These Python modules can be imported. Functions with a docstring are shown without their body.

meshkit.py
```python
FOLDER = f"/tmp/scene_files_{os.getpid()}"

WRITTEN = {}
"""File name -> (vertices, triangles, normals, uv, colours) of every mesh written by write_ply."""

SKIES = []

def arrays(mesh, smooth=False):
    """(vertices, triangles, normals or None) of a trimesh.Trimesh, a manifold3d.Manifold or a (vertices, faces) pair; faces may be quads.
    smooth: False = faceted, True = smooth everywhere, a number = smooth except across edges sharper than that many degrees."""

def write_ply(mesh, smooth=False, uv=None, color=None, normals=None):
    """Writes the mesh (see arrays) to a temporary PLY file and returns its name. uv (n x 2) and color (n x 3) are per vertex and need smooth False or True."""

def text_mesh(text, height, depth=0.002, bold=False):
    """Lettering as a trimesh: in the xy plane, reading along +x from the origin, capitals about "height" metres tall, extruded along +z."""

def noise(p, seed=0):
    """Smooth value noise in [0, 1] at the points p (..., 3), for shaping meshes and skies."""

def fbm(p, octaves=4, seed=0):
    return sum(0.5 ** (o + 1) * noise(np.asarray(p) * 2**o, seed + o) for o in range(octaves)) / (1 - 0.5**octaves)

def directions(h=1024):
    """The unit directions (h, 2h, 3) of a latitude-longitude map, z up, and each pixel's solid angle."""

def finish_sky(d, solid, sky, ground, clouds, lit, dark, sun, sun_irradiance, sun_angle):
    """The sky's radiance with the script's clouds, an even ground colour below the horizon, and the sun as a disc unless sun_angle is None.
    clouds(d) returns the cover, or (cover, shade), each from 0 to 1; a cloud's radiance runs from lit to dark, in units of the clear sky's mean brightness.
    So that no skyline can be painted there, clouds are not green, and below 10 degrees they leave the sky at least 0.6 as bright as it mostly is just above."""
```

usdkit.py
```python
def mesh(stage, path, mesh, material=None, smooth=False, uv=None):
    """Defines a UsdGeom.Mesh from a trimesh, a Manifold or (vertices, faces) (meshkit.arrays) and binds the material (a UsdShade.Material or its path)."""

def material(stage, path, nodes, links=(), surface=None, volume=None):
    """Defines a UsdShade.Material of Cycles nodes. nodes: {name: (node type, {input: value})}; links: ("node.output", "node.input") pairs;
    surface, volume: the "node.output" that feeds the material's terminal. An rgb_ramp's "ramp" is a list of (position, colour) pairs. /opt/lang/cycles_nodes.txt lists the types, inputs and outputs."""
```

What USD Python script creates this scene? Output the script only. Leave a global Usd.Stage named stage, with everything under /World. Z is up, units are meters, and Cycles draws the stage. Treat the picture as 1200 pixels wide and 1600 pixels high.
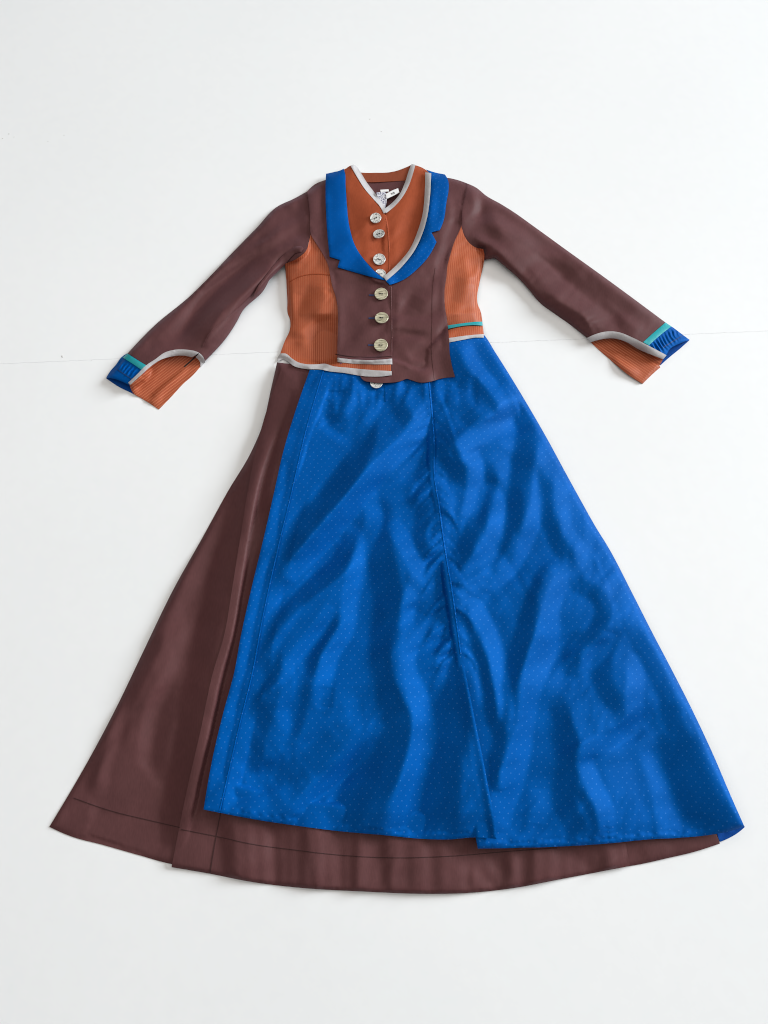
import math, numpy as np, trimesh, shapely, usdkit, meshkit
from scipy import ndimage
from scipy.spatial import Delaunay, cKDTree
from pxr import Usd, UsdGeom, UsdLux, UsdShade, Gf, Sdf, Vt

stage = Usd.Stage.CreateInMemory()
UsdGeom.SetStageUpAxis(stage, UsdGeom.Tokens.z)
UsdGeom.SetStageMetersPerUnit(stage, 1.0)
UsdGeom.Xform.Define(stage, '/World')
rng = np.random.default_rng(7)

# ------------------------------------------------------------------ camera, window lamp and added fill
TILT, HGT, FPX = math.radians(20.0), 1.39, 1202.0
cam = UsdGeom.Camera.Define(stage, '/World/camera')
cam.AddTranslateOp().Set(Gf.Vec3d(0, 0, HGT))
cam.AddRotateXOp().Set(math.degrees(TILT))
cam.CreateHorizontalApertureAttr(36.0)
cam.CreateVerticalApertureAttr(48.0)
cam.CreateFocalLengthAttr(36.0 * FPX / 1200.0)
cam.CreateClippingRangeAttr(Gf.Vec2f(0.05, 60))
cam.CreateExposureAttr(0.0)


def rect_light(name, pos, target, w, h, power, color):
    l = UsdLux.RectLight.Define(stage, '/World/' + name)
    m = Gf.Matrix4d().SetLookAt(Gf.Vec3d(*pos), Gf.Vec3d(*target), Gf.Vec3d(0, 0.01, 1)).GetInverse()
    l.AddTransformOp().Set(m)
    l.CreateWidthAttr(w); l.CreateHeightAttr(h)
    l.CreateIntensityAttr(power); l.CreateColorAttr(Gf.Vec3f(*color))
    return l


rect_light('window_light', (12.4, 5.2, 5.2), (0, 0.5, 0), 6.4, 4.6, 33.2, (0.91, 0.965, 0.99))
rect_light('ceiling_bounce_fill', (0.2, 0.9, 2.9), (0.2, 0.9, 0), 6.0, 6.0, 1.12, (1.0, 0.955, 0.89))  # added overhead fill, stands in for bounce off a white ceiling

# ------------------------------------------------------------------ pixel of the photograph <-> point of the scene
CT, ST = math.cos(TILT), math.sin(TILT)


def at(px, py, z):
    """The point at height z whose picture falls on photograph pixel (px, py)."""
    a, b = (np.asarray(px, float) - 600) / FPX, (np.asarray(py, float) - 800) / FPX
    rx, ry, rz = a, ST - CT * b, -CT - ST * b
    s = (HGT - np.asarray(z, float)) / -rz
    return np.stack([rx * s, ry * s, np.broadcast_to(z, np.shape(rx))], -1)


# ------------------------------------------------------------------ tree helpers
used = {}


def numbered(parent, name):
    k = parent + '/' + name
    n = used.get(k, 0); used[k] = n + 1
    return k if n == 0 else f'{k}_{n:03d}'


def setdata(p, **kw):
    for k, v in kw.items():
        if v: p.SetCustomDataByKey(k, v)


class Node:
    def __init__(self, path, origin): self.path, self.o = path, np.asarray(origin, float)


def thing(name, origin, label=None, category=None, kind=None, group=None):
    path = numbered('/World', name)
    x = UsdGeom.Xform.Define(stage, path)
    x.AddTranslateOp().Set(Gf.Vec3d(*map(float, origin)))
    setdata(x.GetPrim(), label=label, category=category, kind=kind, group=group)
    return Node(path, origin)


def put(name, parent, mesh, mat, smooth=False, uv=None, label=None, kind=None):
    path = numbered(parent.path, name)
    v, f = (mesh.vertices, mesh.faces) if hasattr(mesh, 'faces') else mesh
    m = usdkit.mesh(stage, path, (np.asarray(v) - parent.o, np.asarray(f)), mat, smooth=smooth, uv=uv)
    setdata(m.GetPrim(), label=label, kind=kind)
    return Node(path, parent.o)


# ------------------------------------------------------------------ materials
class G:
    """A little builder of Cycles node graphs."""
    def __init__(self): self.n, self.l, self.c = {}, [], 0

    def add(self, kind, out, **inp):
        self.c += 1; name = f'n{self.c}'; vals = {}
        for k, v in inp.items():
            if isinstance(v, str) and '.' in v and v.split('.')[0] in self.n: self.l.append((v, f'{name}.{k}'))
            else: vals[k] = v
        self.n[name] = (kind, vals)
        return f'{name}.{out}'

    def m(self, op, a, b=0.0, c=0.0): return self.add('math', 'value', math_type=op, value1=a, value2=b, value3=c)

    def build(self, name, surface): return usdkit.material(stage, '/World/Looks/' + name, self.n, self.l, surface=surface)


def weave(g, uv, scale, strength, dist=0.0004):
    """fine cloth relief"""
    mp = g.add('mapping', 'vector', vector=uv, scale=(scale, scale, scale))
    nz = g.add('noise_texture', 'fac', vector=mp, scale=1.0, detail=2.0)
    return g.add('bump', 'normal', height=nz, strength=strength, distance=dist)


def cloth(name, base, dark, rough=0.5, metallic=0.0, sheen=0.0, sheen_tint=(1, 1, 1), spec=0.5, bump=0.25, scale=900.0, mott=14.0):
    g = G()
    uv = g.add('texture_coordinate', 'object')
    nz = g.add('noise_texture', 'fac', vector=uv, scale=mott, detail=4.0, roughness=0.6)
    fine = g.add('noise_texture', 'fac', vector=g.add('mapping', 'vector', vector=uv, scale=(1, .16, .4)), scale=scale * 0.7, detail=2.0)
    f = g.m('add', g.m('multiply', nz, 0.5), g.m('multiply', fine, 0.5))
    col = g.add('rgb_ramp', 'color', fac=f, ramp=[(0.3, dark), (0.7, base)])
    s = g.add('principled_bsdf', 'BSDF', base_color=col, roughness=rough, metallic=metallic, specular_ior_level=spec,
              sheen_weight=sheen, sheen_roughness=0.45, sheen_tint=sheen_tint, normal=weave(g, uv, scale, bump))
    return g.build(name, s)


def stripes(name, period=0.0040):
    g = G()
    uv = g.add('texture_coordinate', 'UV')
    sx = g.add('separate_xyz', 'x', vector=uv)
    warp = g.add('noise_texture', 'fac', vector=g.add('mapping', 'vector', vector=uv, scale=(60, 12, 1)), scale=1.0, detail=1.0)
    u = g.m('add', g.m('multiply', sx, 1.0 / period), g.m('multiply', warp, 0.5))
    fr = g.m('fraction', u)
    col = g.add('rgb_ramp', 'color', fac=fr, ramp=[(0, (.29, .058, .024)), (.18, (.32, .066, .027)), (.32, (.36, .085, .036)), (.60, (.37, .080, .032)), (.70, (.50, .165, .085)), (.84, (.50, .165, .085)), (.93, (.34, .075, .03)), (1, (.29, .058, .024))])
    mott = g.add('noise_texture', 'fac', vector=g.add('mapping', 'vector', vector=uv, scale=(900, 160, 1)), scale=1.0, detail=2.0)
    col = g.add('mix', 'color', mix_type='multiply', fac=0.25, color1=col, color2=g.add('rgb_ramp', 'color', fac=mott, ramp=[(0.25, (.62, .6, .6)), (.7, (1.1, 1.1, 1.1))]))
    hgt = g.m('absolute', g.m('subtract', fr, 0.5))
    nm = g.add('bump', 'normal', height=hgt, strength=0.5, distance=0.0008)
    s = g.add('principled_bsdf', 'BSDF', base_color=col, roughness=0.5, specular_ior_level=0.18, normal=nm)
    return g.build(name, s)


def dotted(name, dot=0.22, base=(0.0008, 0.081, 0.345), dark=(0.0006, 0.066, 0.285), rough=0.62):
    g = G()
    uv = g.add('texture_coordinate', 'UV')
    x, y = g.add('separate_xyz', 'x', vector=uv), g.add('separate_xyz', 'y', vector=uv)

    def lattice(off):
        a = g.m('multiply', g.m('subtract', g.m('fraction', g.m('add', g.m('multiply', x, 1 / 0.0146), off)), 0.5), 0.0146)
        b = g.m('multiply', g.m('subtract', g.m('fraction', g.m('add', g.m('multiply', y, 1 / 0.0162), off)), 0.5), 0.0162)
        return g.m('sqrt', g.m('add', g.m('multiply', a, a), g.m('multiply', b, b)))
    d = g.m('minimum', lattice(0.0), lattice(0.5))
    fac = g.add('map_range', 'result', value=d, from_min=0.0014, from_max=0.0006, to_min=0.0, to_max=dot, clamp=True)
    vary = g.add('noise_texture', 'fac', vector=uv, scale=160.0, detail=1.0)
    fac = g.m('multiply', fac, g.add('map_range', 'result', value=vary, from_min=0.3, from_max=0.6, to_min=0.35, to_max=1.0, clamp=True))
    nz = g.add('noise_texture', 'fac', vector=uv, scale=18.0, detail=4.0)
    bc = g.add('rgb_ramp', 'color', fac=nz, ramp=[(0.3, dark), (0.7, base)])
    col = g.add('mix', 'color', fac=fac, color1=bc, color2=(.16, .40, .80))
    s = g.add('principled_bsdf', 'BSDF', base_color=col, roughness=rough, metallic=0.15, specular_ior_level=0.22, specular_tint=(.02, .5, 1.0), normal=weave(g, uv, 1000.0, 0.2, 0.0003))
    return g.build(name, s)


M = {}
M['brown'] = cloth('brown_taffeta', (.104, .0375, .039), (.074, .026, .027), rough=.6, sheen=.10, sheen_tint=(1, .75, 1), spec=.2)
M['brown_thread'] = cloth('brown_thread', (.045, .018, .019), (.035, .014, .015), rough=.7, spec=.2)
M['blue'] = dotted('blue_dotted_satin')
M['blue_plain'] = dotted('blue_velvet_lapel', dot=0.06, rough=.65)
M['blue_lining_shaded'] = cloth('blue_lining_shaded', (.002, .055, .27), (.001, .042, .21), rough=.8, spec=.1)  # lining blue with the shade inside wristbands and hem put into the colour
M['terra'] = cloth('terracotta_cotton', (.325, .068, .026), (.25, .050, .019), rough=.65, spec=.15)
M['collar_facing'] = cloth('terracotta_facing', (.25, .062, .030), (.20, .048, .022), rough=.7, spec=.15)
M['stripe'] = stripes('striped_terracotta')
M['cuff_stripe'] = stripes('striped_terracotta_cuff', 0.0054)
M['grey'] = cloth('grey_satin_ribbon', (.45, .435, .45), (.37, .36, .37), rough=.75, spec=.15)
M['teal'] = cloth('teal_ribbon', (.010, .33, .37), (.008, .27, .31), rough=.4)
M['white'] = cloth('white_label_tape', (.78, .78, .79), (.72, .72, .74), rough=.5)
M['ink'] = cloth('grey_ink', (.05, .05, .07), (.04, .04, .05), rough=.7)
M['thread'] = cloth('dark_thread', (.012, .011, .012), (.008, .008, .008), rough=.7)
M['blue_thread'] = cloth('navy_thread', (.012, .03, .11), (.01, .02, .08), rough=.6)


def printed_label():
    g = G(); uv = g.add('texture_coordinate', 'object')
    v = g.add('noise_texture', 'fac', vector=g.add('mapping', 'vector', vector=uv, scale=(420, 260, 1)), scale=1.0, detail=2.0)
    col = g.add('rgb_ramp', 'color', fac=v, ramp=[(.42, (.16, .16, .24)), (.55, (.62, .62, .68)), (.7, (.75, .75, .78))])
    return g.build('printed_care_label', g.add('principled_bsdf', 'BSDF', base_color=col, roughness=.5))


def button_mat(name, streaky):
    g = G(); uv = g.add('texture_coordinate', 'object')
    if streaky:
        mp = g.add('mapping', 'vector', vector=uv, scale=(70, 620, 1))
        nz = g.add('noise_texture', 'fac', vector=mp, scale=1.0, detail=2.0)
        col = g.add('rgb_ramp', 'color', fac=nz, ramp=[(.36, (.05, .045, .03)), (.42, (.33, .31, .20)), (.5, (.50, .47, .34)), (.75, (.60, .57, .44))])
        bp = g.add('bump', 'normal', height=nz, strength=.3, distance=.0006)
        s = g.add('principled_bsdf', 'BSDF', base_color=col, roughness=.35, metallic=.25, normal=bp)
    else:
        nz = g.add('noise_texture', 'fac', vector=uv, scale=330.0, detail=2.0)
        col = g.add('rgb_ramp', 'color', fac=nz, ramp=[(.30, (.06, .065, .07)), (.38, (.36, .37, .37)), (.50, (.62, .63, .62)), (.8, (.78, .78, .76))])
        bp = g.add('bump', 'normal', height=nz, strength=.5, distance=.0008)
        s = g.add('principled_bsdf', 'BSDF', base_color=col, roughness=.35, metallic=.3, normal=bp)
    return g.build(name, s)


M['print'] = printed_label()
M['horn'] = button_mat('streaked_cream_button', True)
M['silver'] = button_mat('hammered_silver_button', False)


def floor_mat():
    g = G(); uv = g.add('texture_coordinate', 'object')
    a = g.add('noise_texture', 'fac', vector=uv, scale=1.6, detail=4.0)
    b = g.add('noise_texture', 'fac', vector=uv, scale=38.0, detail=3.0)
    f = g.m('add', g.m('multiply', a, .7), g.m('multiply', b, .3))
    col = g.add('rgb_ramp', 'color', fac=f, ramp=[(.3, (.766, .782, .803)), (.7, (.804, .816, .836))])
    bp = g.add('bump', 'normal', height=b, strength=.06, distance=.002)
    return g.build('white_painted_board', g.add('principled_bsdf', 'BSDF', base_color=col, roughness=.55, specular_ior_level=.3, normal=bp))


M['floor'] = floor_mat()
M['chip'] = cloth('grey_chip', (.64, .645, .64), (.5, .5, .5), rough=.8)

# ------------------------------------------------------------------ floor: two white boards meeting in a seam
fl = thing('floor', (0, .5, 0), kind='structure')
sa, sb = at(0, 568.5, 0), at(1200, 517.0, 0)
sd = (sb - sa) / np.linalg.norm(sb - sa); sn = np.array([-sd[1], sd[0], 0])


def board(sign, w, ztop):
    b = .0008
    prof = [(.0001, -.02), (.0001, ztop - b), (.0001 + b * .3, ztop - b * .3), (.0001 + b, ztop), (w, ztop), (w, -.02)]
    v, f = [], []
    mid = (sa + sb) / 2
    for s in (-5.0, 5.0):
        for n, z in prof: v.append(mid + sd * s + sn * sign * n + np.array([0, 0, z]))
    k = len(prof)
    for i in range(k):
        j = (i + 1) % k
        q = [i, j, k + j, k + i]
        f += [[q[0], q[1], q[2]], [q[0], q[2], q[3]]]
    f += [[0, i + 1, i] for i in range(1, k - 1)] + [[k, k + i, k + i + 1] for i in range(1, k - 1)]
    m = trimesh.Trimesh(np.array(v), np.array(f), process=False); m.fix_normals()
    return m


board_far = put('board', fl, board(1, 3.5, -.0003), M['floor'])
board_near = put('board', fl, board(-1, 3.5, 0.0), M['floor'])


def chip(px, py, r, squash, seed, parent):
    a = np.linspace(0, 2 * np.pi, 9, endpoint=False); rr = np.random.default_rng(seed)
    rad = r * (.6 + .6 * rr.random(9)); c = at(px, py, 0)
    z0 = -.0003 if parent is board_far else 0.0
    ring = np.stack([c[0] + rad * np.cos(a), c[1] + squash * rad * np.sin(a), np.full(9, z0)], 1)
    top = np.vstack([ring * [1, 1, 0] + (c * [1, 1, 0] - ring * [1, 1, 0]) * .4 + [0, 0, z0 + .0005], [[c[0], c[1], z0 + .0006]]])
    f = []
    for i in range(9):
        j = (i + 1) % 9
        f += [[i, j, 9 + j], [i, 9 + j, 9 + i], [9 + i, 9 + j, 18]]
    put('paint_chip', parent, (np.vstack([ring, top]), np.array(f)), M['chip'])


for i, (x, y, r, q) in enumerate([(14, 209, .0022, .6), (4, 216, .0018, .8), (22, 214, .0013, 1), (75, 221, .0018, .35), (100, 211, .0016, .5), (578, 186, .0016, 1.2), (596, 205, .0018, .4)]):
    chip(x, y, r, q, i, board_far)
chip(97, 557, .0024, 1.6, 31, board_far); chip(143, 563, .0015, .5, 32, board_far)

# ------------------------------------------------------------------ outlines
def smooth_line(pts, closed=False, step=2.0, corner=38.0):
    """Catmull-Rom through the points, broken at sharp corners, sampled every step pixels."""
    p = np.asarray(pts, float); n = len(p)

    def tang(i, a, b):
        return (b - a) / 2
    out = []
    segs = n if closed else n - 1
    sharp = np.zeros(n, bool)
    for i in range(n):
        if not closed and i in (0, n - 1): sharp[i] = True; continue
        u, v = p[i] - p[i - 1], p[(i + 1) % n] - p[i]
        c = np.dot(u, v) / max(np.linalg.norm(u) * np.linalg.norm(v), 1e-9)
        sharp[i] = math.degrees(math.acos(np.clip(c, -1, 1))) > corner
    for i in range(segs):
        j = (i + 1) % n
        a, b = p[i], p[j]; L = np.linalg.norm(b - a)

        def t_at(k):
            if sharp[k]: return None
            u, v = p[k] - p[k - 1], p[(k + 1) % n] - p[k]
            lu, lv = np.linalg.norm(u), np.linalg.norm(v)
            t = u / lu * lv + v / lv * lu
            return t / max(np.linalg.norm(t), 1e-9)
        ta, tb = t_at(i), t_at(j); d = (b - a)
        ta = (1.5 * d - .5 * tb * L if tb is not None else d) if ta is None else ta * L
        tb = (1.5 * d - .5 * ta if True else d) if tb is None else tb * L
        k = max(1, int(round(L / step)))
        t = (np.arange(k) / k)[:, None]
        out.append((2 * t**3 - 3 * t**2 + 1) * a + (t**3 - 2 * t**2 + t) * ta + (-2 * t**3 + 3 * t**2) * b + (t**3 - t**2) * tb)
    if not closed: out.append(p[-1:])
    return np.vstack(out)


W, H = 1240, 1640            # pixel raster with a margin of 20
OFF = 20
YY, XX = np.mgrid[0:H, 0:W].astype(np.float32); XX -= OFF; YY -= OFF


def fill(poly):
    """Even-odd raster mask of a closed polygon in photograph pixels."""
    m = np.zeros((H, W), bool); p = np.asarray(poly)
    a, b = p, np.roll(p, -1, 0)
    y0 = max(int(p[:, 1].min()) - 1, -OFF); y1 = min(int(p[:, 1].max()) + 2, H - OFF - 1)
    cols = np.arange(W) - OFF
    for y in range(y0, y1 + 1):
        yc = y + .013
        hit = (a[:, 1] <= yc) != (b[:, 1] <= yc)
        if hit.any():
            A, B = a[hit], b[hit]
            xs = np.sort(A[:, 0] + (yc - A[:, 1]) / (B[:, 1] - A[:, 1]) * (B[:, 0] - A[:, 0]))
            m[y + OFF] = np.searchsorted(xs, cols) % 2 == 1
    return m


TOP = np.zeros((H, W), np.float32)     # height of the uppermost cloth so far, in metres
MPP = 0.0012
_P = np.stack([XX, YY, np.zeros_like(XX)], -1)
WX = ((meshkit.fbm(_P / 46, 3, 21) - .5) * 5).astype(np.float32)
WY = ((meshkit.fbm(_P / 46, 3, 22) - .5) * 5).astype(np.float32)


def strokes(lst, box):
    """Sum of soft strokes (points, width, strength) over the raster window."""
    x0, y0, x1, y1 = box
    g = np.zeros((y1 - y0, x1 - x0), np.float32)
    for pts, w, s in lst:
        p = smooth_line(pts, step=6.0, corner=100) if len(pts) > 2 else np.asarray(pts, float)
        if len(p) == 2: p = np.linspace(p[0], p[1], max(2, int(np.linalg.norm(p[1] - p[0]) / 6)))
        r = w * 1.6
        bx0 = int(max(p[:, 0].min() - r + OFF, x0)); bx1 = int(min(p[:, 0].max() + r + OFF + 1, x1))
        by0 = int(max(p[:, 1].min() - r + OFF, y0)); by1 = int(min(p[:, 1].max() + r + OFF + 1, y1))
        if bx1 <= bx0 or by1 <= by0: continue
        wf = min(1.0, w / 18)
        q = np.stack([XX[by0:by1, bx0:bx1] + wf * WX[by0:by1, bx0:bx1], YY[by0:by1, bx0:bx1] + wf * WY[by0:by1, bx0:bx1]], -1)
        d, k = cKDTree(p).query(q.reshape(-1, 2), distance_upper_bound=r)
        d = np.where(np.isfinite(d), d, 1e3).reshape(q.shape[:2]); k = np.minimum(k, len(p) - 1).reshape(q.shape[:2])
        t = k / max(len(p) - 1, 1)
        taper = np.clip(np.minimum(t, 1 - t) * 5 + .45, 0, 1)
        g[by0 - y0:by1 - y0, bx0 - x0:bx1 - x0] += s * taper * np.exp(-(d / (w * .60))**np.clip(w / 5, 2.6, 5.0))
    return g


LDIR = np.array([0.93, -0.36])          # towards the window, in picture axes


def relief(mask, box, lst, slope, wrinkle=0.12, seed=1, lam=0.03, high=700.0, stretch=(60, 60), fine=0.0):
    """Folds: the height field whose slope towards the window follows the strokes."""
    x0, y0, x1, y1 = box
    s = strokes(lst, box)
    pts = np.stack([XX[y0:y1, x0:x1] / stretch[0], YY[y0:y1, x0:x1] / stretch[1], np.zeros((y1 - y0, x1 - x0))], -1)
    s = s + wrinkle * 2 * (meshkit.fbm(pts, 3, seed) - .5)
    if fine:
        c, e = .80, .60
        px_, py_ = XX[y0:y1, x0:x1], YY[y0:y1, x0:x1]
        for k, (ca, cb, a, b) in enumerate(((c, e, 11, 42), (c, -e, 14, 60), (1, .1, 9, 34))):
            u = (px_ * ca + py_ * cb) / a; v = (-px_ * cb + py_ * ca) / b
            n = meshkit.fbm(np.stack([u, v, np.full_like(u, k * 7.3)], -1), 2, seed + 40 + k)
            gate = np.clip((meshkit.noise(np.stack([px_ / 75, py_ / 75, np.full_like(u, k * 3.1)], -1), seed + 60 + k) - .45) * 3, 0, 1)
            s = s + fine * gate * np.clip((n - .5) * 5, -1, 1)
    g = np.tanh(s * 1.6)
    soft = ndimage.gaussian_filter(mask[y0:y1, x0:x1].astype(np.float32), 2)
    g = g * soft
    pad = 120
    g = np.pad(-slope * g, pad)
    F = np.fft.rfft2(g)
    wy = 2 * np.pi * np.fft.fftfreq(g.shape[0])[:, None]; wx = 2 * np.pi * np.fft.rfftfreq(g.shape[1])[None]
    wl = wx * LDIR[0] + wy * LDIR[1]; wt = -wx * LDIR[1] + wy * LDIR[0]
    h = np.fft.irfft2(np.conj(1j * wl) * F / (wl**2 + lam * wt**2 + (2 * np.pi / high)**2 * .5), g.shape)
    return (h[pad:-pad, pad:-pad] * MPP).astype(np.float32)


def panel(name, parent, pts, mat, base='drape', lift=.0012, blur=5.0, folds=None, slope=.3, extra=None, step=3.0, thick=.001, roll=(.0007, 2.5),
          grain=0.0, corner=38.0, label=None, kind=None, wrinkle=.12, seed=1, clear=.0005, raw=False, stretch=(60, 60), high=700.0, fine=0.12, pin=None):
    """A sheet of cloth with the given outline, laid over whatever lies below it."""
    poly = np.asarray(pts, float) if raw else smooth_line(pts, True, min(step, 2.5), corner)
    shp = shapely.Polygon(poly)
    if not shp.is_valid:
        shp = shp.buffer(0); shp = max(getattr(shp, 'geoms', [shp]), key=lambda q: q.area)
        poly = np.array(shp.exterior.coords)[:-1]
    mask = fill(poly)
    x0, x1 = int(poly[:, 0].min()) + OFF - 8, int(poly[:, 0].max()) + OFF + 10
    y0, y1 = int(poly[:, 1].min()) + OFF - 8, int(poly[:, 1].max()) + OFF + 10
    x0, y0, x1, y1 = max(x0, 0), max(y0, 0), min(x1, W), min(y1, H)
    sl = (slice(y0, y1), slice(x0, x1))
    T = TOP[sl]
    if isinstance(base, str):
        b = np.maximum(T, ndimage.gaussian_filter(ndimage.maximum_filter(T, int(2 * blur) + 1), blur * .8)) if blur else T
        if base == 'front': b = np.maximum(np.maximum(T, ndimage.gaussian_filter(ndimage.maximum_filter(T, 9), 9)), LOFT[sl] + .003)
        if base == 'drape_loft': b = np.maximum(b, LOFT[sl] * np.clip((530 - YY[sl]) / 40, 0, 1))
        h = b + lift
    else:
        h = base[sl] + lift
    if folds is not None:
        rl = relief(mask, (x0, y0, x1, y1), folds, slope, wrinkle, seed, stretch=stretch, high=high, fine=fine)
        if pin is not None:
            dp, _ = cKDTree(smooth_line(pin, step=3)).query(np.stack([XX[sl], YY[sl]], -1).reshape(-1, 2))
            rl = rl * np.clip(dp.reshape(rl.shape) / 22, 0, 1)
        h = h + rl
    if extra is not None: h = h + extra(XX[sl], YY[sl])
    # how far inside the outline
    d_in = ndimage.distance_transform_edt(mask[sl])
    q = np.clip((d_in - .5) / roll[1], 0, 1)
    h = h - roll[0] * (1 - np.sqrt(np.clip(1 - (1 - q)**2, 0, 1)))
    env = np.maximum(T, ndimage.gaussian_filter(ndimage.maximum_filter(T, 11), 4)) if clear > .001 else T
    h = np.maximum(h, env + clear + thick * .6).astype(np.float32)
    inside = mask[sl]
    TOP[sl] = np.where(inside, np.maximum(h, T), T)
    # triangles
    mx = np.arange(poly[:, 0].min(), poly[:, 0].max(), step); my = np.arange(poly[:, 1].min(), poly[:, 1].max(), step * .866)
    gx, gy = np.meshgrid(mx, my); gx = gx + (np.arange(len(my)) % 2)[:, None] * step / 2
    c = np.stack([gx.ravel(), gy.ravel()], 1)
    c = c[shapely.contains_xy(shp, c[:, 0], c[:, 1])]
    if len(c):
        dist, _ = cKDTree(poly).query(c); c = c[dist > .6 * min(step, 2.5)]
    v2 = np.vstack([poly, c])
    tri = Delaunay(v2).simplices
    cen = v2[tri].mean(1)
    tri = tri[shapely.contains_xy(shp, cen[:, 0], cen[:, 1])]
    a, b_, c_ = v2[tri[:, 0]], v2[tri[:, 1]], v2[tri[:, 2]]
    area = (b_[:, 0] - a[:, 0]) * (c_[:, 1] - a[:, 1]) - (b_[:, 1] - a[:, 1]) * (c_[:, 0] - a[:, 0])
    tri = tri[np.abs(area) > 1e-3]; area = area[np.abs(area) > 1e-3]
    tri[area > 0] = tri[area > 0][:, ::-1]        # picture y runs down
    z = ndimage.map_coordinates(h, [v2[:, 1] + OFF - y0, v2[:, 0] + OFF - x0], order=1, mode='nearest')
    top = at(v2[:, 0], v2[:, 1], z)
    n = len(v2)
    low = top - [0, 0, thick]
    e = np.sort(np.vstack([tri[:, [0, 1]], tri[:, [1, 2]], tri[:, [2, 0]]]), 1)
    ed = np.vstack([tri[:, [0, 1]], tri[:, [1, 2]], tri[:, [2, 0]]])
    key = e[:, 0] * n + e[:, 1]
    _, idx, cnt = np.unique(key, return_index=True, return_counts=True)
    bd = ed[idx[cnt == 1]]
    V = np.vstack([top, low])
    Fc = np.vstack([tri, tri[:, ::-1] + n, np.stack([bd[:, 1], bd[:, 0], bd[:, 0] + n], 1), np.stack([bd[:, 1], bd[:, 0] + n, bd[:, 1] + n], 1)])
    ca, sa_ = math.cos(math.radians(grain)), math.sin(math.radians(grain))
    xy = at(V[:, 0] * 0 + np.concatenate([v2[:, 0]] * 2), np.concatenate([v2[:, 1]] * 2), 0.0)
    uv = np.stack([xy[:, 0] * ca + xy[:, 1] * sa_, -xy[:, 0] * sa_ + xy[:, 1] * ca], 1)
    # smooth normals on the sheet, hard rim
    nv = np.zeros_like(V)
    fn = np.cross(top[tri[:, 1]] - top[tri[:, 0]], top[tri[:, 2]] - top[tri[:, 0]])
    for k in range(3): np.add.at(nv, tri[:, k], fn)
    nv[:n] /= np.maximum(np.linalg.norm(nv[:n], axis=1, keepdims=True), 1e-12); nv[n:] = -nv[:n]
    # rim gets its own vertices
    rim = np.unique(bd); rm = {int(r): i for i, r in enumerate(rim)}
    base_i = len(V); rv = np.vstack([top[rim], low[rim]]); kR = len(rim)
    remap = np.vectorize(lambda r: rm[int(r)])
    b0, b1 = remap(bd[:, 0]) + base_i, remap(bd[:, 1]) + base_i
    out = np.zeros((kR, 3))
    dirs = top[bd[:, 1]] - top[bd[:, 0]]; on = np.cross(dirs, [0, 0, 1.0])
    np.add.at(out, b0 - base_i, on); np.add.at(out, b1 - base_i, on)
    out /= np.maximum(np.linalg.norm(out, axis=1, keepdims=True), 1e-12)
    V = np.vstack([V, rv]); nv = np.vstack([nv, out, out]); uv = np.vstack([uv, uv[rim], uv[rim]])
    Fc = np.vstack([tri, tri[:, ::-1] + n, np.stack([b1, b0, b0 + kR], 1), np.stack([b1, b0 + kR, b1 + kR], 1)])
    path = numbered(parent.path, name)
    m = usdkit.mesh(stage, path, (V - parent.o, Fc), mat, smooth=False, uv=uv)
    m.CreateNormalsAttr(Vt.Vec3fArray.FromNumpy(nv.astype(np.float32))); m.SetNormalsInterpolation('vertex')
    setdata(m.GetPrim(), label=label, kind=kind)
    return Node(path, parent.o)


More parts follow.
